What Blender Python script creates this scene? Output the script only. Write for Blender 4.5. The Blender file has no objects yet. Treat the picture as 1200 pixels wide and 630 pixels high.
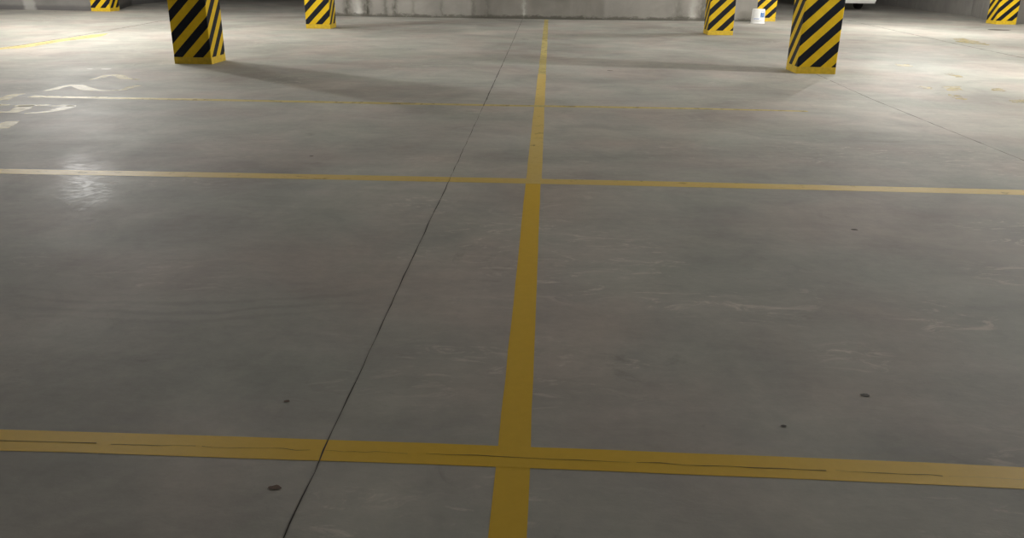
import bpy, bmesh, math, random
from mathutils import Vector, Matrix
random.seed(4)
SC = bpy.context.scene
COL = SC.collection

# ------------------------------------------------------------------ camera
CAM_H = 1.5
F_PX, PITCH, ROLL, YAW = 968.79, math.radians(20.294), math.radians(-0.7444), math.radians(-2.185)
cam_d = bpy.data.cameras.new('camera')
cam = bpy.data.objects.new('camera', cam_d)
COL.objects.link(cam)
cam_d.sensor_fit = 'HORIZONTAL'
cam_d.sensor_width = 36.0
cam_d.lens = 36.0 * F_PX / 1200.0
cam_d.clip_end = 200
cam.matrix_world = (Matrix.Translation((0, 0, CAM_H)) @ Matrix.Rotation(-YAW, 4, 'Z')
                    @ Matrix.Rotation(math.pi / 2 - PITCH, 4, 'X') @ Matrix.Rotation(-ROLL, 4, 'Z'))
SC.camera = cam

# ------------------------------------------------------------------ world, exposure
SC.view_settings.view_transform = 'Standard'
SC.view_settings.look = 'None'
SC.view_settings.gamma = 1.0
SC.view_settings.use_curve_mapping = False
SC.view_settings.exposure = 0.5
world = bpy.data.worlds.new('World')
SC.world = world
world.use_nodes = True
bgn = world.node_tree.nodes['Background']
bgn.inputs[0].default_value = (0.80, 0.86, 1.0, 1)
bgn.inputs[1].default_value = 0.02

# lamps on the ceiling: x, y, watts, number of the row, warm tint
LAMP_Z = 3.0
BATWING = 2.15
UP_SPILL = 1.5
UP_SIGN = 1
LAMPS = [
    (-9.4, 16.0, 74, (1.0, 0.985, 0.965)),
    (-11.6, 20.6, 42, (1.0, 0.985, 0.965)),
    (9.6, 11.8, 104, (1.0, 0.985, 0.965)),
    (9.5, 22.3, 72, (1.0, 0.985, 0.965)),
]

# ------------------------------------------------------------------ helpers
def link(o, parent=None):
    COL.objects.link(o)
    if parent: o.parent = parent
    return o
def mesh_obj(name, bm, mat, parent=None, smooth=False):
    me = bpy.data.meshes.new(name)
    bm.normal_update()
    bm.to_mesh(me); bm.free()
    if smooth:
        for p in me.polygons: p.use_smooth = True
    if mat: me.materials.append(mat)
    return link(bpy.data.objects.new(name, me), parent)
def empty(name, loc, label, cat, group=None, rz=0):
    o = link(bpy.data.objects.new(name, None))
    o.empty_display_size = 0.2
    o.location = loc; o.rotation_euler = (0, 0, rz)
    o['label'] = label; o['category'] = cat
    if group: o['group'] = group
    return o
def add_box(bm, x0, x1, y0, y1, z0, z1):
    vs = [bm.verts.new((x, y, z)) for z in (z0, z1) for x, y in ((x0, y0), (x1, y0), (x1, y1), (x0, y1))]
    for f in ((0, 3, 2, 1), (4, 5, 6, 7), (0, 1, 5, 4), (1, 2, 6, 5), (2, 3, 7, 6), (3, 0, 4, 7)):
        bm.faces.new([vs[i] for i in f])
def add_prism(bm, pts, z0, z1):
    """pts counter-clockwise in plan"""
    a = [bm.verts.new((x, y, z0)) for x, y in pts]
    b = [bm.verts.new((x, y, z1)) for x, y in pts]
    n = len(pts)
    bm.faces.new(list(reversed(a))); bm.faces.new(b)
    for i in range(n):
        j = (i + 1) % n
        bm.faces.new([a[i], a[j], b[j], b[i]])
def add_lathe(bm, prof, seg=32, cap0=True, cap1=True):
    rings = []
    for r, z in prof:
        rings.append([bm.verts.new((r * math.cos(2 * math.pi * k / seg), r * math.sin(2 * math.pi * k / seg), z)) for k in range(seg)])
    for a, b in zip(rings, rings[1:]):
        for k in range(seg):
            l = (k + 1) % seg
            bm.faces.new([a[k], a[l], b[l], b[k]])
    if cap0: bm.faces.new(list(reversed(rings[0])))
    if cap1: bm.faces.new(rings[-1])
def structure(o):
    o['kind'] = 'structure'
    return o

class NT:
    def __init__(s, name):
        s.m = bpy.data.materials.new(name); s.m.use_nodes = True
        s.t = s.m.node_tree; s.b = s.t.nodes['Principled BSDF']
        s.out = s.t.nodes['Material Output']
        s.geo = None
    def n(s, kind, **kw):
        nd = s.t.nodes.new(kind)
        for k, v in kw.items(): setattr(nd, k, v)
        return nd
    def l(s, a, b): s.t.links.new(a, b)
    def val(s, sock, v):
        if isinstance(v, (int, float, tuple)): sock.default_value = v
        else: s.l(v, sock)
    def math(s, op, a, b=0.0, c=0.0, clamp=False):
        nd = s.n('ShaderNodeMath', operation=op, use_clamp=clamp)
        s.val(nd.inputs[0], a); s.val(nd.inputs[1], b); s.val(nd.inputs[2], c)
        return nd.outputs[0]
    def obj(s): return s.n('ShaderNodeTexCoord').outputs['Object']
    def uv(s): return s.n('ShaderNodeTexCoord').outputs['UV']
    def mapping(s, vec, scale=(1, 1, 1), loc=(0, 0, 0), rot=(0, 0, 0)):
        nd = s.n('ShaderNodeMapping'); s.l(vec, nd.inputs[0])
        nd.inputs['Scale'].default_value = scale; nd.inputs['Location'].default_value = loc
        nd.inputs['Rotation'].default_value = rot
        return nd.outputs[0]
    def noise(s, vec, scale, detail=4, rough=0.55, dist=0.0):
        nd = s.n('ShaderNodeTexNoise')
        s.l(vec, nd.inputs['Vector']); nd.inputs['Scale'].default_value = scale
        nd.inputs['Detail'].default_value = detail; nd.inputs['Roughness'].default_value = rough
        nd.inputs['Distortion'].default_value = dist
        return nd.outputs['Fac']
    def ramp(s, fac, stops):
        nd = s.n('ShaderNodeValToRGB'); s.l(fac, nd.inputs[0])
        e = nd.color_ramp.elements
        while len(e) < len(stops): e.new(0.5)
        for i, (p, c) in enumerate(stops):
            e[i].position = p
            e[i].color = c if isinstance(c, tuple) else (c, c, c, 1)
        return nd.outputs[0]
    def mrange(s, v, a, b, c, d, smooth=False):
        nd = s.n('ShaderNodeMapRange'); s.val(nd.inputs[0], v)
        if smooth: nd.interpolation_type = 'SMOOTHSTEP'
        for i, x in enumerate((a, b, c, d)): nd.inputs[i + 1].default_value = x
        return nd.outputs[0]
    def mix(s, fac, a, b, mode='MIX'):
        nd = s.n('ShaderNodeMix', data_type='RGBA', blend_type=mode)
        s.val(nd.inputs[0], fac); s.val(nd.inputs[6], a); s.val(nd.inputs[7], b)
        return nd.outputs[2]
    def bump(s, h, strength, dist=0.01):
        nd = s.n('ShaderNodeBump'); s.l(h, nd.inputs['Height'])
        nd.inputs['Strength'].default_value = strength; nd.inputs['Distance'].default_value = dist
        s.l(nd.outputs[0], s.b.inputs['Normal'])
        return nd.outputs[0]
    def base(s, c): s.val(s.b.inputs['Base Color'], c)
    def rough(s, v): s.val(s.b.inputs['Roughness'], v)

# ------------------------------------------------------------------ materials
# spots of pale scuffing: x, y, radius
SCUFFS = [(0.15, 3.85, 0.32), (0.5, 3.72, 0.35), (0.95, 3.66, 0.4), (1.85, 3.55, 0.35), (1.3, 3.1, 0.22), (0.4, 2.92, 0.22),
          (-0.80, 4.22, 0.28), (-0.75, 5.25, 0.4), (2.9, 4.9, 0.5), (-0.1, 4.2, 0.25), (-0.12, 2.05, 0.25), (-0.5, 2.0, 0.25), (2.5, 4.1, .4)]
def mat_floor():
    s = NT('polished_concrete_floor'); o = s.obj()
    big = s.noise(o, 0.35, 4, 0.55, 0.6)
    mid = s.noise(o, 1.5, 6, 0.62, 0.8)
    fine = s.noise(o, 14, 6, 0.7)
    # pale cloudy base with tone patches
    c = s.ramp(s.mrange(big, 0.3, 0.7, 0, 1), [(0.0, (0.29, 0.282, 0.263, 1)), (1.0, (0.465, 0.45, 0.42, 1))])
    c = s.mix(s.mrange(mid, 0.32, 0.72, 0.0, 1.0), c, s.mix(1.0, c, (1.24, 1.23, 1.19, 1), 'MULTIPLY'))
    c = s.mix(1.0, c, s.ramp(fine, [(0.25, (0.92, 0.92, 0.92, 1)), (0.75, (1.07, 1.07, 1.06, 1))]), 'MULTIPLY')
    # reddish and greenish tints
    tint = s.noise(s.mapping(o, loc=(7, 3, 0)), 0.8, 3, 0.5)
    c = s.mix(1.0, c, s.ramp(tint, [(0.36, (0.96, 1.0, 0.99, 1)), (0.5, (1, 1, 1, 1)), (0.64, (1.02, 0.965, 0.965, 1))]), 'MULTIPLY')
    # trowel streaks running across
    st = s.noise(s.mapping(o, scale=(0.5, 3.2, 1), rot=(0, 0, 0.06)), 1.6, 7, 0.65, 0.5)
    c = s.mix(1.0, c, s.ramp(st, [(0.3, (0.945, 0.945, 0.94, 1)), (0.7, (1.05, 1.05, 1.045, 1))]), 'MULTIPLY')
    # curved power-trowel arcs
    sub = s.n('ShaderNodeVectorMath', operation='DISTANCE'); s.l(o, sub.inputs[0]); sub.inputs[1].default_value = (-1.95, 6.2, 0)
    d = sub.outputs['Value']
    ring = s.math('SINE', s.math('ADD', s.math('MULTIPLY', d, 60.0), s.math('MULTIPLY', s.noise(o, 2.0, 3), 14.0)))
    band = s.math('MULTIPLY', s.mrange(d, 2.55, 2.75, 0, 1, True), s.mrange(d, 2.85, 3.15, 1, 0, True))
    spp = s.n('ShaderNodeSeparateXYZ'); s.l(o, spp.inputs[0])
    band = s.math('MULTIPLY', band, s.mrange(s.noise(o, 0.9, 2), 0.35, 0.55, 0, 1, True))
    band = s.math('MULTIPLY', band, s.math('MULTIPLY', s.mrange(spp.outputs[1], 3.9, 4.4, 1, 0), s.mrange(spp.outputs[0], -0.9, -0.5, 1, 0)))
    c = s.mix(s.math('MULTIPLY', band, s.mrange(ring, -0.2, 1, 0, 0.17)), c, (0.16, 0.15, 0.14, 1))
    # pale scuffs and laitance flecks
    sc1 = s.noise(s.mapping(o, scale=(1.0, 2.6, 1), rot=(0, 0, -0.12)), 3.4, 9, 0.72, 1.6)
    msk = s.mrange(s.noise(s.mapping(o, loc=(2.6, 1.3, 0)), 0.55, 3, 0.5, 0.3), 0.5, 0.66, 0, 1, True)
    for px_, py_, rr in SCUFFS:
        dn = s.n('ShaderNodeVectorMath', operation='DISTANCE'); s.l(o, dn.inputs[0]); dn.inputs[1].default_value = (px_, py_, 0)
        msk = s.math('MAXIMUM', msk, s.mrange(dn.outputs['Value'], rr * 0.3, rr, 1.15, 0, True))
    scf = s.math('MULTIPLY', s.mrange(sc1, 0.53, 0.66, 0, 1, True), msk)
    c = s.mix(s.math('MULTIPLY', scf, 0.85), c, (0.62, 0.58, 0.52, 1))
    # grime smudges
    gr = s.math('MULTIPLY', s.mrange(s.noise(s.mapping(o, loc=(11, 4, 0)), 2.3, 8, 0.7, 1.1), 0.60, 0.76, 0, 1, True), 0.30)
    c = s.mix(gr, c, (0.13, 0.12, 0.105, 1))
    # bits of grit
    vor = s.n('ShaderNodeTexVoronoi'); s.l(o, vor.inputs['Vector']); vor.inputs['Scale'].default_value = 2.3
    wn = s.n('ShaderNodeSeparateColor'); s.l(vor.outputs['Color'], wn.inputs[0])
    spot = s.math('MULTIPLY', s.math('LESS_THAN', vor.outputs['Distance'], 0.016), s.math('LESS_THAN', wn.outputs[0], 0.14))
    c = s.mix(s.math('MULTIPLY', spot, 0.8), c, (0.06, 0.05, 0.04, 1))
    s.base(c)
    r = s.math('ADD', s.mrange(mid, 0.3, 0.7, 0.74, 0.66), s.math('MULTIPLY', scf, 0.15))
    s.rough(r)
    s.b.inputs['IOR'].default_value = 1.45
    s.b.inputs['Specular IOR Level'].default_value = 0.07
    # patches where wheels have polished the surface
    pd = s.n('ShaderNodeVectorMath', operation='DISTANCE'); s.l(o, pd.inputs[0]); pd.inputs[1].default_value = (-3.25, 5.6, 0)
    pw = s.math('ADD', pd.outputs['Value'], s.math('MULTIPLY', s.math('SUBTRACT', s.noise(o, 2.2, 6, 0.7), 0.5), 2.2))
    spk = s.mrange(s.noise(s.mapping(o, scale=(1, 1.4, 1)), 16, 4, 0.6, 1.0), 0.42, 0.62, 0.2, 1.0)
    s.l(s.math('MULTIPLY', s.mrange(pw, 0.2, 1.2, 0.02, 0.0, True), spk), s.b.inputs['Coat Weight'])
    s.b.inputs['Coat Roughness'].default_value = 0.24
    s.b.inputs['Coat IOR'].default_value = 1.45
    # gentle waviness of the trowelled surface
    h = s.math('ADD', s.math('MULTIPLY', s.noise(s.mapping(o, scale=(1, 1.6, 1)), 9.0, 5, 0.6, 0.4), 1.0), s.math('MULTIPLY', fine, 0.25))
    nb = s.bump(h, 0.35, 0.004)
    s.l(nb, s.b.inputs['Coat Normal'])
    return s.m

def mat_paint(name, col, pale, wear, dust, edge=False):
    """floor paint: col where fresh, pale where dusty, worn through by 'wear' (0..1)"""
    s = NT(name); o = s.obj()
    n1 = s.noise(o, 1.3, 5, 0.6, 0.5); n2 = s.noise(o, 22, 6, 0.7)
    c = s.mix(s.mrange(n1, 0.3, 0.7, max(0, dust - 0.22), min(1, dust + 0.22)), col, pale)
    c = s.mix(s.mrange(n2, 0.35, 0.75, 0, 0.22), c, (col[0] * 0.7, col[1] * 0.68, col[2] * 0.6, 1))
    s.base(c); s.rough(0.6); s.b.inputs['Specular IOR Level'].default_value = 0.15
    if wear > 0:
        n3 = s.noise(s.mapping(o, scale=(1, 1.5, 1)), 6.5, 8, 0.72, 0.7)
        a = s.mrange(n3, 0.62 - wear * 0.45, 0.82 - wear * 0.45, 1.0, 0.0)
        a = s.math('MULTIPLY', a, 1.0 - wear * 0.45)
        s.l(a, s.b.inputs['Alpha'])
    return s.m

def mat_simple(name, col, rough=0.6, nscale=6, var=0.12, metal=0, bump=0.0):
    s = NT(name); o = s.obj()
    n = s.noise(o, nscale, 5, 0.6)
    lo = tuple(x * (1 - var) for x in col[:3]) + (1,); hi = tuple(min(1, x * (1 + var)) for x in col[:3]) + (1,)
    s.base(s.ramp(n, [(0.3, lo), (0.7, hi)])); s.rough(rough)
    s.b.inputs['Metallic'].default_value = metal
    if bump: s.bump(n, bump)
    return s.m

def mat_concrete(name, col, streak=0.3, bumps=0.25):
    s = NT(name); o = s.obj()
    n = s.noise(o, 1.1, 7, 0.62, 0.4)
    c = s.ramp(n, [(0.3, tuple(x * 0.82 for x in col) + (1,)), (0.7, tuple(x * 1.12 for x in col) + (1,))])
    v = s.noise(s.mapping(o, scale=(2.2, 2.2, 0.35)), 2.0, 6, 0.6, 0.5)
    c = s.mix(s.math('MULTIPLY', s.mrange(v, 0.5, 0.75, 0, 1), streak), c, tuple(x * 0.55 for x in col) + (1,))
    s.base(c); s.rough(0.85)
    s.bump(s.noise(o, 18, 6, 0.65), bumps)
    return s.m

def mat_wall_stained():
    """back wall between the pillar rows: pour stains, leaks and a grimy foot"""
    s = NT('stained_concrete_wall'); o = s.obj()
    sep = s.n('ShaderNodeSeparateXYZ'); s.l(o, sep.inputs[0])
    x, z = sep.outputs[0], sep.outputs[2]
    n = s.noise(o, 0.9, 7, 0.6, 0.5)
    col = (0.27, 0.255, 0.225)
    c = s.ramp(n, [(0.28, tuple(k * 0.72 for k in col) + (1,)), (0.72, tuple(k * 1.16 for k in col) + (1,))])
    # formwork panels: soft vertical tone shifts
    v = s.noise(s.mapping(o, scale=(1.6, 1, 0.06)), 1.4, 3, 0.5)
    c = s.mix(s.mrange(v, 0.45, 0.6, 0, 0.22), c, tuple(k * 0.68 for k in col) + (1,))
    # leak streaks at their places along the wall
    wob = s.math('MULTIPLY', s.math('SUBTRACT', s.noise(s.mapping(o, scale=(1, 1, 1.0)), 5, 5, 0.65), 0.5), 0.24)
    xx = s.math('ADD', x, wob)
    fac = s.mrange(xx, -6.6, 6.2, 0, 1)
    P = lambda wx: (wx + 6.6) / 12.8
    dark = []
    for wx, hw, a in [(-5.78, .12, .95), (-5.20, .12, 1.0), (-4.67, .06, .7), (-4.40, .06, .85), (-3.85, .04, .35), (-3.05, .04, .4), (-2.15, .07, .55), (-1.75, .07, .4), (3.72, .12, .5), (4.42, .13, .85)]:
        dark += [(P(wx - hw * 1.5), 0.0), (P(wx), a), (P(wx + hw * 1.5), 0.0)]
    dk = s.ramp(fac, dark[:30])
    brk = s.mrange(s.noise(s.mapping(o, scale=(3, 1, 1.2)), 4.0, 7, 0.7, 0.6), 0.34, 0.52, 0.3, 1)
    fade = s.mrange(z, 0.15, 1.6, 1.0, 0.35)
    c = s.mix(s.math('MULTIPLY', s.math('MULTIPLY', dk, brk), fade), c, (0.055, 0.050, 0.036, 1))
    white = []
    for wx, hw, a in [(-5.48, .12, .7), (-0.70, .045, .8), (4.12, .10, .55)]:
        white += [(P(wx - hw * 1.4), 0.0), (P(wx), a), (P(wx + hw * 1.4), 0.0)]
    wt = s.ramp(fac, white)
    c = s.mix(s.math('MULTIPLY', wt, s.mrange(z, 0.10, 0.55, 1.0, 0.35)), c, (0.60, 0.585, 0.54, 1))
    # lumpy grimy foot
    foot = s.math('ADD', z, s.math('MULTIPLY', s.math('SUBTRACT', s.noise(s.mapping(o, scale=(1, 1, 2)), 3.5, 8, 0.75), 0.5), 0.34))
    ft = s.mrange(foot, 0.04, 0.12, 0.85, 0.0, True)
    c = s.mix(ft, c, (0.085, 0.080, 0.062, 1))
    # pits
    pit = s.mrange(s.noise(o, 26, 5, 0.7), 0.68, 0.74, 0, 0.6)
    c = s.mix(s.math('MULTIPLY', pit, s.mrange(z, 0.1, 0.7, 1, 0.1)), c, (0.10, 0.095, 0.08, 1))
    s.base(c); s.rough(0.88)
    s.bump(s.noise(o, 12, 6, 0.65), 0.35)
    return s.m

STRIPE_P = 0.318
def mat_stripes():
    """UV: u = metres around the pillar from its front left corner, v = height minus the phase"""
    s = NT('black_and_yellow_hazard_stripes')
    sep = s.n('ShaderNodeSeparateXYZ'); s.l(s.uv(), sep.inputs[0])
    o = s.obj()
    t = s.math('DIVIDE', s.math('SUBTRACT', sep.outputs[1], sep.outputs[0]), STRIPE_P)
    t = s.math('ADD', t, s.math('MULTIPLY', s.math('SUBTRACT', s.noise(o, 5, 3), 0.5), 0.018))
    f = s.math('FRACT', s.math('ADD', t, 20.0))
    blk = s.math('LESS_THAN', f, 0.51)
    n = s.noise(o, 7, 5, 0.65); n2 = s.noise(o, 30, 6, 0.7)
    yel = s.ramp(n, [(0.3, (0.62, 0.405, 0.012, 1)), (0.7, (0.74, 0.50, 0.020, 1))])
    scuff = s.mrange(n2, 0.64, 0.76, 0, 0.35)
    yel = s.mix(scuff, yel, (0.40, 0.25, 0.02, 1))
    chip = s.mrange(s.noise(s.mapping(o, scale=(1, 1, 1)), 11, 7, 0.75), 0.715, 0.725, 0, 0.85)
    yel = s.mix(chip, yel, (0.10, 0.08, 0.04, 1))
    bl = s.ramp(n, [(0.3, (0.008, 0.010, 0.015, 1)), (0.7, (0.015, 0.017, 0.024, 1))])
    s.base(s.mix(blk, yel, bl)); s.rough(s.mrange(n, 0.3, 0.7, 0.42, 0.55)); s.b.inputs['Specular IOR Level'].default_value = 0.12
    s.bump(s.noise(o, 35, 4, 0.6), 0.12, 0.003)
    return s.m

def mat_emit(name, col, strength):
    s = NT(name); s.base((0.9, 0.9, 0.88, 1)); s.rough(0.4)
    s.b.inputs['Emission Color'].default_value = col + (1,)
    s.b.inputs['Emission Strength'].default_value = strength
    return s.m

M_FLOOR = mat_floor()
M_YEL = mat_paint('yellow_floor_paint', (0.72, 0.455, 0.035, 1), (0.70, 0.48, 0.07, 1), 0.0, 0.15)
M_YEL_MID = mat_paint('yellow_floor_paint_dusty', (0.70, 0.49, 0.10, 1), (0.68, 0.53, 0.22, 1), 0.08, 0.55)
M_YEL_OLD = mat_paint('yellow_floor_paint_worn', (0.66, 0.52, 0.13, 1), (0.62, 0.53, 0.26, 1), 0.22, 0.6)
M_LETTER = mat_paint('cream_yellow_lettering_paint', (0.52, 0.43, 0.18, 1), (0.47, 0.41, 0.24, 1), 0.24, 0.5)
M_YEL_GHOST = mat_paint('yellow_floor_paint_faint', (0.54, 0.43, 0.15, 1), (0.50, 0.43, 0.24, 1), 0.48, 0.5)
M_CRACK = mat_simple('dark_joint_filler', (0.035, 0.03, 0.025), 0.9, 20, 0.4)
M_CRACK_SOFT = mat_simple('dusty_joint_filler', (0.10, 0.092, 0.08), 0.9, 20, 0.3)
M_WALL = mat_wall_stained()
M_CONC = mat_concrete('grey_concrete', (0.34, 0.325, 0.295), 0.35)
M_CONC_L = mat_concrete('old_grey_concrete', (0.30, 0.29, 0.265), 0.5)
M_CEIL = mat_concrete('ceiling_concrete', (0.66, 0.645, 0.61), 0.12)
M_DARK = mat_concrete('dark_bare_concrete', (0.17, 0.17, 0.165), 0.3)
M_STRIPE = mat_stripes()
M_BAND = mat_simple('yellow_pillar_paint', (0.62, 0.42, 0.018), 0.5, 14, 0.2, bump=0.1)
M_WHITE = mat_simple('white_plastic', (0.80, 0.80, 0.78), 0.38, 5, 0.05)
M_BLUE = mat_simple('blue_print', (0.06, 0.20, 0.50), 0.4, 12, 0.15)
M_PANEL = mat_simple('off_white_panel', (0.74, 0.73, 0.68), 0.55, 3, 0.05)
M_RED = mat_simple('red_tail_lens', (0.35, 0.02, 0.02), 0.3)
M_BLACK = mat_simple('dark_metal', (0.035, 0.03, 0.03), 0.6, 8, 0.2)
M_HOUSE = mat_simple('lamp_housing', (0.55, 0.55, 0.54), 0.45, 8, 0.05)
M_LENS = mat_emit('lit_lamp_diffuser', (1.0, 0.96, 0.9), 6.0)
M_STAIN = mat_simple('dark_dirt', (0.05, 0.042, 0.032), 0.8, 30, 0.4)
M_STAIN_R = mat_simple('brown_dirt', (0.13, 0.08, 0.05), 0.8, 30, 0.3)
M_CHALK = mat_simple('chalky_white', (0.70, 0.68, 0.64), 0.7, 30, 0.1)

# ------------------------------------------------------------------ the room
X0, X1, Y0, Y1 = -21.0, 22.0, -11.0, 44.0
CEIL = 3.35
bm = bmesh.new(); add_box(bm, X0 - .3, X1 + .3, Y0, Y1 + .3, -0.25, 0.0)
floor = structure(mesh_obj('floor', bm, M_FLOOR))
floor['label'] = 'grey trowelled concrete garage floor with yellow bay lines'

bm = bmesh.new(); add_box(bm, X0 - .3, X1 + .3, Y0, Y1 + .3, CEIL, CEIL + .25)
ceiling = structure(mesh_obj('ceiling', bm, M_CEIL))
for yb in (-1.3, 5.95, 12.98, 20.24, 25.66):
    bm = bmesh.new(); add_box(bm, X0, X1, yb - .22, yb + .22, CEIL - .20, CEIL)
    mesh_obj('beam', bm, M_CEIL, ceiling)

bm = bmesh.new(); add_box(bm, X0 - .3, X0, Y0, Y1 + .3, 0, CEIL); structure(mesh_obj('wall_left', bm, M_CONC))
bm = bmesh.new(); add_box(bm, X1, X1 + .3, Y0, Y1 + .3, 0, CEIL); structure(mesh_obj('wall_right', bm, M_CONC))
bm = bmesh.new(); add_box(bm, X0, X1, Y1, Y1 + .3, 0, CEIL); structure(mesh_obj('wall_back', bm, M_DARK))

# stained wall in the middle, between the two dark openings
mid = math.atan2(0.32, 12.0)
bm = bmesh.new()
xs = [-6.55 + i * (5.98 + 6.55) / 40 for i in range(41)]
add_prism(bm, [(-6.55, 24.66), (-3.0, 24.70), (1.0, 24.80), (5.98, 25.10), (5.98, 25.45), (-6.55, 25.10)], 0, CEIL)
structure(mesh_obj('wall_middle', bm, M_WALL))
# wall running left from the far left pillar
def mat_left_wall():
    s = NT('left_far_concrete_wall'); o = s.obj()
    sep = s.n('ShaderNodeSeparateXYZ'); s.l(o, sep.inputs[0]); x, z = sep.outputs[0], sep.outputs[2]
    n = s.noise(o, 1.0, 6, 0.6)
    c = s.ramp(n, [(0.3, (0.19, 0.183, 0.17, 1)), (0.7, (0.25, 0.24, 0.225, 1))])
    foot = s.math('ADD', z, s.math('MULTIPLY', s.math('SUBTRACT', s.noise(o, 2.5, 6, 0.7), 0.5), 0.10))
    c = s.mix(s.mrange(foot, 0.10, 0.17, 0.72, 0), c, (0.11, 0.105, 0.105, 1))
    w = s.mrange(s.math('ABSOLUTE', s.math('ADD', x, s.math('ADD', 15.5, s.math('MULTIPLY', s.noise(o, 6, 4), 0.25)))), 0.08, 0.26, 0.6, 0, True)
    c = s.mix(w, c, (0.50, 0.49, 0.46, 1))
    s.base(c); s.rough(0.88); s.bump(s.noise(o, 12, 6, 0.65), 0.3)
    return s.m
bm = bmesh.new(); add_prism(bm, [(X0, 25.5), (-13.60, 25.43), (-13.60, 25.78), (-13.1, 25.78), (-14.2, 29.0), (-14.4, Y1), (X0, Y1)], 0, CEIL)
structure(mesh_obj('wall_far_left', bm, mat_left_wall()))
bm = bmesh.new(); add_prism(bm, [(13.4, 26.18), (X1, 26.35), (X1, Y1), (14.6, Y1), (14.35, 30.0)], 0, CEIL)
structure(mesh_obj('wall_far_right', bm, M_CONC))

# ------------------------------------------------------------------ floor paint, joints, marks (parts of the floor)
def ribbon(name, pts, w, mat, z=0.0004, wob=0.0, label=None, th=0.0012, step=None, seed=0):
    """flat band of width w (number or list) laid along pts on the floor, edges slightly uneven"""
    rnd = random.Random(seed)
    if not isinstance(w, (list, tuple)): w = [w] * len(pts)
    P = [Vector((x, y, 0)) for x, y in pts]
    Q, W = [], []
    for i in range(len(P) - 1):
        L = (P[i + 1] - P[i]).length
        n = max(1, int(L / step)) if step else 1
        for k in range(n):
            Q.append(P[i].lerp(P[i + 1], k / n)); W.append(w[i] + (w[i + 1] - w[i]) * k / n)
    Q.append(P[-1]); W.append(w[-1])
    bm = bmesh.new(); L_, R_ = [], []
    for i, q in enumerate(Q):
        a = Q[max(0, i - 1)]; b = Q[min(len(Q) - 1, i + 1)]
        d = (b - a).normalized(); nrm = Vector((-d.y, d.x, 0))
        ja, jb = rnd.uniform(-wob, wob), rnd.uniform(-wob, wob)
        L_.append(q + nrm * (W[i] / 2 + ja)); R_.append(q - nrm * (W[i] / 2 + jb))
    vt = [(bm.verts.new((l.x, l.y, z)), bm.verts.new((r.x, r.y, z))) for l, r in zip(L_, R_)]
    for (a, b), (c, d) in zip(vt, vt[1:]): bm.faces.new([a, b, d, c])
    o = mesh_obj(name, bm, mat, floor)
    if label: o['label'] = label
    return o

# long bay line away from the camera
ribbon('painted_line', [(-0.075, 0.3), (-0.075, 3.6), (-0.078, 5.86)], 0.108, M_YEL, wob=0.0015, step=0.25, seed=1, label='long yellow floor line running away from the camera')
ribbon('painted_line', [(-0.074, 5.86), (-0.072, 9.4), (-0.068, 12.2)], 0.116, M_YEL_MID, wob=0.002, step=0.3, seed=2, label='dusty far stretch of the long yellow line')
ribbon('painted_line', [(-0.068, 12.2), (-0.060, 15.5), (-0.05, 24.6)], 0.110, M_YEL_OLD, wob=0.004, step=0.3, seed=3, label='worn end of the long yellow line at the wall')
# cross lines
ribbon('painted_line', [(-6.0, 2.25), (-2.642, 2.285), (-1.49, 2.30), (-0.358, 2.303), (0.74, 2.295), (1.273, 2.286), (2.301, 2.263), (5.5, 2.19)], 0.124, M_YEL, z=0.0007, wob=0.0018, step=0.25, seed=4, label='nearest yellow cross line with a crack along it')
ribbon('painted_line', [(-8.5, 5.74), (-5.33, 5.824), (-4.05, 5.86), (-2.77, 5.888), (-1.5, 5.908), (-0.23, 5.92), (1.01, 5.925), (2.24, 5.922), (3.45, 5.912), (8.5, 5.86)], 0.150, M_YEL_MID, z=0.0007, wob=0.002, step=0.3, seed=5, label='middle yellow cross line')
ribbon('painted_line', [(-5.9, 9.33), (-3.0, 9.325), (-0.5, 9.33), (1.6, 9.37), (2.9, 9.33)], [0.14, 0.135, 0.12, 0.10, 0.07], M_YEL_OLD, z=0.0007, wob=0.004, step=0.2, seed=6, label='thin worn yellow cross line furthest back')

# construction joints
def joint(pts, w, mat, z, seed, label, wob=0.003):
    P = []
    rnd = random.Random(seed)
    for (a, b) in zip(pts, pts[1:]):
        L = math.dist(a, b); n = max(1, int(L / 0.12))
        for k in range(n):
            t = k / n; dx, dy = (b[0] - a[0]) / L, (b[1] - a[1]) / L; j = rnd.uniform(-wob, wob)
            P.append((a[0] + (b[0] - a[0]) * t - dy * j, a[1] + (b[1] - a[1]) * t + dx * j))
    P.append(pts[-1])
    W = [w * rnd.uniform(0.35, 1.45) for _ in P]
    ribbon('floor_joint', P, W, mat, z=z, label=label)
joint([(-0.695, 0.3), (-0.694, 2.3), (-0.699, 3.4), (-0.694, 5.9), (-0.698, 9.3)], 0.0040, M_CRACK, 0.0010, 11, 'dark sawn joint left of the long yellow line')
joint([(-0.698, 9.3), (-0.705, 15), (-0.73, 24.7)], 0.010, M_CRACK_SOFT, 0.0010, 12, 'faint far end of the sawn joint')
joint([(4.00, 4.0), (4.018, 7.0), (4.0, 8.0), (3.96, 10.4), (4.02, 12.75)], 0.011, M_CRACK_SOFT, 0.0010, 13, 'fine joint running up to the near right pillar')
joint([(8.5, 6.0), (8.63, 15.75), (8.74, 19.5), (9.07, 27.0)], 0.030, M_CRACK_SOFT, 0.0010, 14, 'joint through the bright floor on the right')
joint([(-9.3, 6.0), (-9.48, 14.4), (-9.6, 17.6), (-9.95, 22.3)], 0.028, M_CRACK_SOFT, 0.0010, 15, 'joint through the bright floor on the left')
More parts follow.
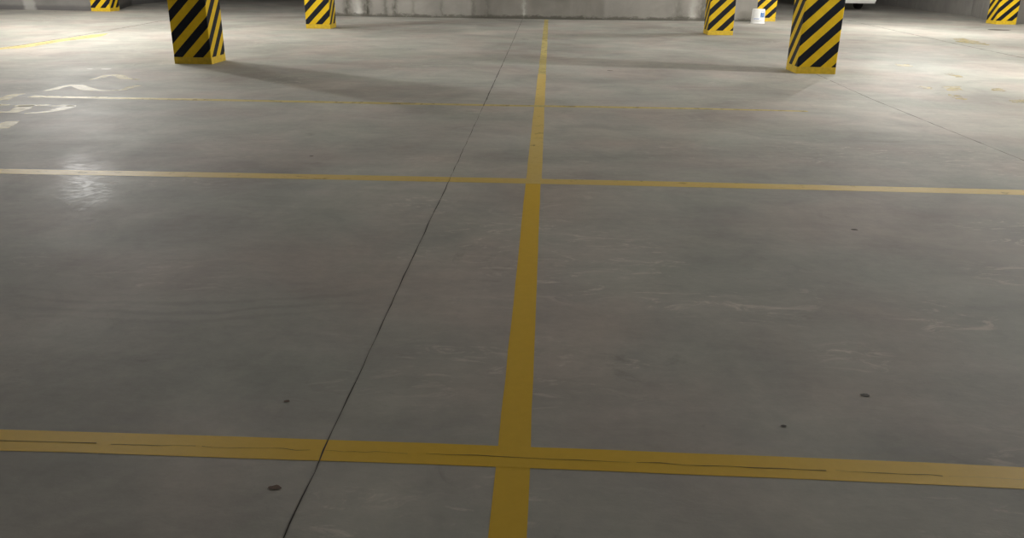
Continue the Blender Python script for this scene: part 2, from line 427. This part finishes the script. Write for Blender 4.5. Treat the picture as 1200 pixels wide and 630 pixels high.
# crack along the nearest cross line (broken in pieces)
y_on = lambda x: 2.303 - 0.0065 * (x + 0.6) ** 2
for i, (a, b, w) in enumerate([(-2.6, -1.45, .004), (-1.40, -1.12, .003), (-1.1, -.74, .003), (-.70, -.42, .002), (-.36, .30, .0035), (.32, .92, .0045), (.95, 1.28, .003), (1.3, 2.4, .002)]):
    n = 8
    joint([(a + (b - a) * k / n, y_on(a + (b - a) * k / n) - 0.004 + random.uniform(-.004, .004)) for k in range(n + 1)], w * 0.62, M_CRACK, 0.0012, 40 + i, None, wob=0.002)

# worn bay lettering painted on the left, and worn patches of paint
LET = [
    ([(-5.98, 10.77), (-5.95, 10.95), (-5.98, 11.2), (-5.90, 11.28), (-5.76, 11.17), (-5.62, 10.97), (-5.37, 10.86)], [.03, .05, .07, .10, .09, .08, .04]),
    ([(-6.0, 9.76), (-5.95, 9.89), (-5.98, 10.10), (-5.95, 10.25), (-5.83, 10.22), (-5.59, 9.97), (-5.43, 9.86), (-5.34, 9.87), (-5.21, 9.89), (-5.13, 9.97), (-5.15, 10.22), (-5.11, 10.35)], [.04, .06, .06, .09, .10, .10, .08, .04, .04, .05, .07, .04]),
    ([(-6.06, 9.02), (-6.11, 9.25), (-6.16, 9.43), (-6.09, 9.52)], [.09, .08, .08, .04]),
    ([(-6.1, 8.68), (-5.87, 8.72), (-5.77, 8.73)], [.07, .07, .04]),
    ([(-5.69, 8.66), (-5.66, 8.70), (-5.53, 8.74), (-5.36, 8.78)], [.04, .08, .08, .04]),
    ([(-5.58, 8.72), (-5.51, 8.51), (-5.48, 8.33), (-5.66, 8.27)], [.10, .11, .09, .04]),
    ([(-5.31, 8.72), (-5.22, 8.76), (-5.07, 8.77)], [.03, .07, .05]),
    ([(-5.09, 8.77), (-5.11, 8.6), (-5.12, 8.47), (-5.18, 8.33), (-5.32, 8.25)], [.06, .09, .08, .05, .04]),
    ([(-5.05, 7.44), (-5.14, 7.68), (-5.17, 7.82)], [.07, .10, .08]),
]
for i, (pts, w) in enumerate(LET):
    ribbon('painted_lettering', pts, [k * 1.5 + 0.015 for k in w], M_LETTER, z=0.0007, wob=0.006, step=0.12, seed=60 + i, label='worn yellow lettering stroke on the floor at the left' if i == 0 else None)
def patch(pts, mat, name, z=0.0005, label=None, sub=4, seed=0, amp=0.035):
    rnd = random.Random(seed); out = []
    for i, a in enumerate(pts):
        b = pts[(i + 1) % len(pts)]
        for k in range(sub):
            t = k / sub
            out.append((a[0] + (b[0] - a[0]) * t + rnd.uniform(-amp, amp), a[1] + (b[1] - a[1]) * t + rnd.uniform(-amp, amp)))
    bm = bmesh.new(); bm.faces.new([bm.verts.new((x, y, z)) for x, y in out])
    o = mesh_obj(name, bm, mat, floor)
    if label: o['label'] = label
    return o
patch([(-9.62, 14.0), (-9.20, 14.5), (-9.22, 15.9), (-9.05, 16.9), (-9.30, 17.75), (-9.50, 17.3), (-9.50, 15.9)], M_YEL_OLD, 'worn_paint_patch', label='worn yellow line stub beside the left joint', seed=3)
for i, P in enumerate([
    [(9.28, 20.04), (9.59, 20.18), (9.47, 19.04), (9.32, 18.37), (9.11, 18.65), (8.9, 18.93)],
    [(6.07, 13.11), (6.22, 13.22), (6.16, 12.73), (6.03, 12.71)],
    [(5.38, 11.66), (5.62, 11.72), (5.48, 11.28), (5.22, 11.20)],
    [(5.1, 10.88), (5.26, 10.82), (5.15, 10.43), (5.00, 10.47)],
    [(5.97, 11.54), (6.12, 11.55), (6.02, 11.22), (5.87, 11.3)],
    [(5.80, 14.36), (6.05, 14.37), (5.95, 14.05), (5.72, 14.06)],
    [(5.03, 11.6), (5.19, 11.6), (5.1, 11.37), (4.96, 11.35)],
    [(5.67, 10.47), (6.05, 10.6), (5.9, 10.2), (5.62, 10.25)],
    [(6.9, 12.2), (7.5, 12.5), (7.4, 12.0), (6.8, 11.8)]]):
    patch(P, M_YEL_GHOST, 'worn_paint_patch', seed=20 + i, label='faint yellow paint remains on the bright floor, right' if i == 0 else None)
for i, (x, y, r, m) in enumerate([(1.222, 2.792, .012, M_STAIN), (.856, 2.55, .007, M_STAIN), (-.911, 2.61, .008, M_STAIN_R), (-1.903, 6.581, .012, M_STAIN), (-.79, 2.09, .012, M_STAIN_R),
                                  (1.9, 4.9, .014, M_STAIN), (-6.33, 11.88, .05, M_CHALK), (-6.55, 11.86, .03, M_CHALK), (.95, 12.75, .03, M_STAIN), (11.9, 23.2, .19, M_STAIN)]):
    el = 1.6
    pts = [(x + el * r * math.cos(a) * random.uniform(.8, 1.15), y + r * math.sin(a) * random.uniform(.8, 1.15)) for a in [k * math.pi / 6 for k in range(12)]]
    patch(pts, m, 'floor_stain', z=0.0014, sub=1, amp=r * 0.05, seed=i)

# ------------------------------------------------------------------ pillars
STRIPE_TOP = 1.55
def pillar(x, y, phase, label, s=0.572):
    root = empty('concrete_pillar', (x + s / 2, y + s / 2, 0), label, 'pillar', 'striped square pillars of the garage')
    root['kind'] = 'thing'
    h = s / 2; ch = 0.006
    def ring(k):
        a = h + k
        return [(-a + ch, -a), (a - ch, -a), (a, -a + ch), (a, a - ch), (a - ch, a), (-a + ch, a), (-a, a - ch), (-a, -a + ch)]
    bm = bmesh.new(); add_prism(bm, ring(-0.005), 0, CEIL - 0.20); mesh_obj('shaft', bm, M_CONC, root)
    # striped coat: a band round all four faces with u in metres round the pillar
    bm = bmesh.new(); uvl = bm.loops.layers.uv.new('UVMap')
    pts = ring(0.0); u = [0.0]
    for i in range(8): u.append(u[-1] + math.dist(pts[i], pts[(i + 1) % 8]))
    zs = [0.10, STRIPE_TOP]
    for i in range(8):
        j = (i + 1) % 8
        ua, ub = u[i], u[i + 1]
        if i in (6, 7): ua -= u[8]; ub -= u[8]          # left face counts back from the front left corner
        q = [(pts[i], zs[0], ua), (pts[j], zs[0], ub), (pts[j], zs[1], ub), (pts[i], zs[1], ua)]
        f = bm.faces.new([bm.verts.new((p[0], p[1], z)) for p, z, _ in q])
        for lp, (_, z, uu) in zip(f.loops, q): lp[uvl].uv = (uu, z - phase)
    # lip closing the coat to the shaft at top and bottom
    inner = ring(-0.006)
    for z in zs:
        for i in range(8):
            j = (i + 1) % 8
            f = bm.faces.new([bm.verts.new((*pts[i], z)), bm.verts.new((*pts[j], z)), bm.verts.new((*inner[j], z)), bm.verts.new((*inner[i], z))])
            for lp in f.loops: lp[uvl].uv = (0, 0.25)
    bmesh.ops.remove_doubles(bm, verts=bm.verts, dist=1e-5)
    mesh_obj('striped_coat', bm, M_STRIPE, root)
    bm = bmesh.new(); add_prism(bm, ring(0.003), 0, 0.10); mesh_obj('base_band', bm, M_BAND, root)
    return root
pillar(-5.663, 12.668, 0.292, 'black and yellow striped pillar, nearest on the left, tallest in view on that side')
pillar(3.735, 12.801, 0.399, 'black and yellow striped pillar, nearest on the right, tallest of all in view')
pillar(-5.672, 19.949, 0.354, 'striped pillar in front of the left end of the stained wall')
pillar(3.685, 19.934, 0.406, 'striped pillar left of the white bucket, right part of the stained wall behind')
pillar(-13.59, 25.195, -0.012, 'farthest left striped pillar at the end of the left wall')
pillar(13.005, 25.60, 0.295, 'farthest right striped pillar against the grey wall')
pillar(6.01, 25.30, 0.349, 'striped pillar partly hidden behind the white bucket')
# ------------------------------------------------------------------ upturned bucket
b = empty('bucket', (5.855, 24.36, 0), 'white plastic bucket standing upside down by the wall end, blue print on it', 'bucket')
RB, RT, HB = 0.196, 0.172, 0.385
def rad(z): return RB - 0.008 + (RT - RB + 0.008) * (z / HB)
bm = bmesh.new()
add_lathe(bm, [(RB - 0.014, 0.0), (RB, 0.0), (RB, 0.022), (rad(.022), 0.026), (rad(.085), 0.085), (rad(.09) + .008, 0.088), (rad(.10) + .008, 0.100), (rad(.105), 0.104),
               (rad(.2), 0.2), (rad(HB - .012), HB - 0.012), (RT - 0.008, HB), (RT - 0.02, HB - .002), (RT - .03, HB - .006)], 48, cap0=False)
mesh_obj('bucket_body', bm, M_WHITE, b, smooth=False)
for p in b.children[0].data.polygons: p.use_smooth = abs(p.normal.z) < 0.5
def curved_patch(bm, a0, a1, z0, z1, off=0.0015, n=10):
    vs = []
    for k in range(n + 1):
        a = a0 + (a1 - a0) * k / n
        vs.append([bm.verts.new(((rad(z) + off) * math.cos(a), (rad(z) + off) * math.sin(a), z)) for z in (z0, z1)])
    for p, q in zip(vs, vs[1:]): bm.faces.new([p[0], q[0], q[1], p[1]])
R = math.radians
bm = bmesh.new()
curved_patch(bm, R(-84), R(-69), .20, .30); curved_patch(bm, R(-67), R(-56), .18, .29); curved_patch(bm, R(-54), R(-40), .20, .305)
curved_patch(bm, R(-84), R(-40), .170, .195); curved_patch(bm, R(-84), R(-40), .325, .333)
mesh_obj('blue_label', bm, M_BLUE, b)
bm = bmesh.new()
for k in range(7): curved_patch(bm, R(-138 + k * 7), R(-133.2 + k * 7), .118 if k % 2 else .122, .142, n=2)
mesh_obj('blue_lettering', bm, M_BLUE, b)
bm = bmesh.new()   # bail handle lying along the rim
for k in range(20):
    a0, a1 = R(10 + k * 8), R(10 + (k + 1) * 8)
    rr = RB + 0.008
    P = [Vector((rr * math.cos(a), rr * math.sin(a), 0.012)) for a in (a0, a1)]
    ringv = []
    for q, a in zip(P, (a0, a1)):
        ringv.append([bm.verts.new((q.x + 0.003 * math.cos(t) * math.cos(a), q.y + 0.003 * math.cos(t) * math.sin(a), q.z + 0.003 * math.sin(t))) for t in [m * math.pi / 3 for m in range(6)]])
    for m in range(6):
        n = (m + 1) % 6
        bm.faces.new([ringv[0][m], ringv[0][n], ringv[1][n], ringv[1][m]])
mesh_obj('bucket_handle', bm, M_BLACK, b)

# ------------------------------------------------------------------ white van parked far back, tail towards the camera
van = empty('van', (11.15, 34.75, 0), 'white parked vehicle far back beyond the nearest right pillar, only its lower edge in view', 'vehicle')
prof = [(-0.88, 0.26), (0.88, 0.26), (0.93, 0.40), (0.95, 0.95), (0.86, 1.75), (0.78, 1.95), (-0.78, 1.95), (-0.86, 1.75), (-0.95, 0.95), (-0.93, 0.40)]
bm = bmesh.new()
ringsv = []
for y, sx, sz, dz in [(-2.25, .97, .98, .005), (-2.18, 1, 1, 0), (0.9, 1, 1, 0), (1.35, .98, .80, .03), (2.2, .95, .55, .08), (2.35, .88, .48, .10)]:
    ringsv.append([bm.verts.new((x * sx, y, 0.26 + (z - 0.26) * sz + dz)) for x, z in prof])
for a, b_ in zip(ringsv, ringsv[1:]):
    for k in range(10):
        l = (k + 1) % 10
        bm.faces.new([a[k], a[l], b_[l], b_[k]])
bm.faces.new(list(reversed(ringsv[0]))); bm.faces.new(ringsv[-1])
mesh_obj('body', bm, M_PANEL, van)
bm = bmesh.new(); add_box(bm, -.72, .72, -2.262, -2.235, 1.10, 1.62); mesh_obj('rear_window', bm, M_BLACK, van)
bm = bmesh.new(); add_box(bm, -.86, .86, -2.33, -2.20, 0.30, 0.52)
bmesh.ops.bevel(bm, geom=bm.edges[:], offset=0.02, segments=2, affect='EDGES'); mesh_obj('bumper', bm, M_PANEL, van)
for sx in (-1, 1):
    bm = bmesh.new(); add_box(bm, sx * .86 - .05, sx * .86 + .05, -2.30, -2.2, 0.80, 1.25); mesh_obj('tail_light', bm, M_RED, van)
    for yy in (-0.7, 1.45):
        bm = bmesh.new(); add_lathe(bm, [(0.20, -.11), (0.31, -.10), (0.325, -.05), (0.325, .05), (0.31, .10), (0.20, .11)], 28)
        bmesh.ops.rotate(bm, verts=bm.verts, matrix=Matrix.Rotation(math.pi / 2, 3, 'Y'))
        bmesh.ops.translate(bm, verts=bm.verts, vec=(sx * .80, yy, .325)); mesh_obj('wheel', bm, M_BLACK, van)

# ------------------------------------------------------------------ ceiling lamps
def luminaire(ld):
    """wide-beam distribution: the lamp throws more light sideways than straight down"""
    ld.use_nodes = True; t = ld.node_tree; em = t.nodes['Emission']
    g = t.nodes.new('ShaderNodeNewGeometry'); sp = t.nodes.new('ShaderNodeSeparateXYZ')
    t.links.new(g.outputs['Incoming'], sp.inputs[0])
    def m(op, a, b):
        n = t.nodes.new('ShaderNodeMath'); n.operation = op
        for i, v in enumerate((a, b)):
            if isinstance(v, float): n.inputs[i].default_value = v
            else: t.links.new(v, n.inputs[i])
        return n.outputs[0]
    z = m('MAXIMUM', m('ABSOLUTE', sp.outputs[2], 0.0), 0.285)
    up = m('ADD', m('MULTIPLY', m('GREATER_THAN' if UP_SIGN > 0 else 'LESS_THAN', sp.outputs[2], 0.0), UP_SPILL - 1.0), 1.0)
    t.links.new(m('MULTIPLY', m('POWER', z, -BATWING), up), em.inputs['Strength'])
LAMP_AT = ['above the bright floor beside the nearest left pillar', 'in front of the farthest left striped pillar',
           'above the bright floor right of the nearest right pillar', 'between the bucket and the farthest right pillar']
for i, (x, y, w, tint) in enumerate(LAMPS):
    lm = empty('ceiling_lamp', (x, y, LAMP_Z), 'round lit ceiling lamp ' + LAMP_AT[i], 'lamp', 'round ceiling lamps')
    bm = bmesh.new(); add_lathe(bm, [(0.05, CEIL - LAMP_Z), (0.05, 0.12), (0.19, 0.10), (0.20, 0.03), (0.19, 0.02)], 32)
    mesh_obj('housing', bm, M_HOUSE, lm, smooth=False)
    bm = bmesh.new(); add_lathe(bm, [(0.08, -0.035), (0.14, -0.02), (0.17, 0.019)], 32)
    mesh_obj('diffuser', bm, M_LENS, lm)
    ld = bpy.data.lights.new('lamp_light', 'POINT'); ld.energy = w; ld.color = tint; ld.shadow_soft_size = 0.15
    luminaire(ld)
    lo = link(bpy.data.objects.new('lamp_light', ld), lm); lo.location = (0, 0, -0.21)
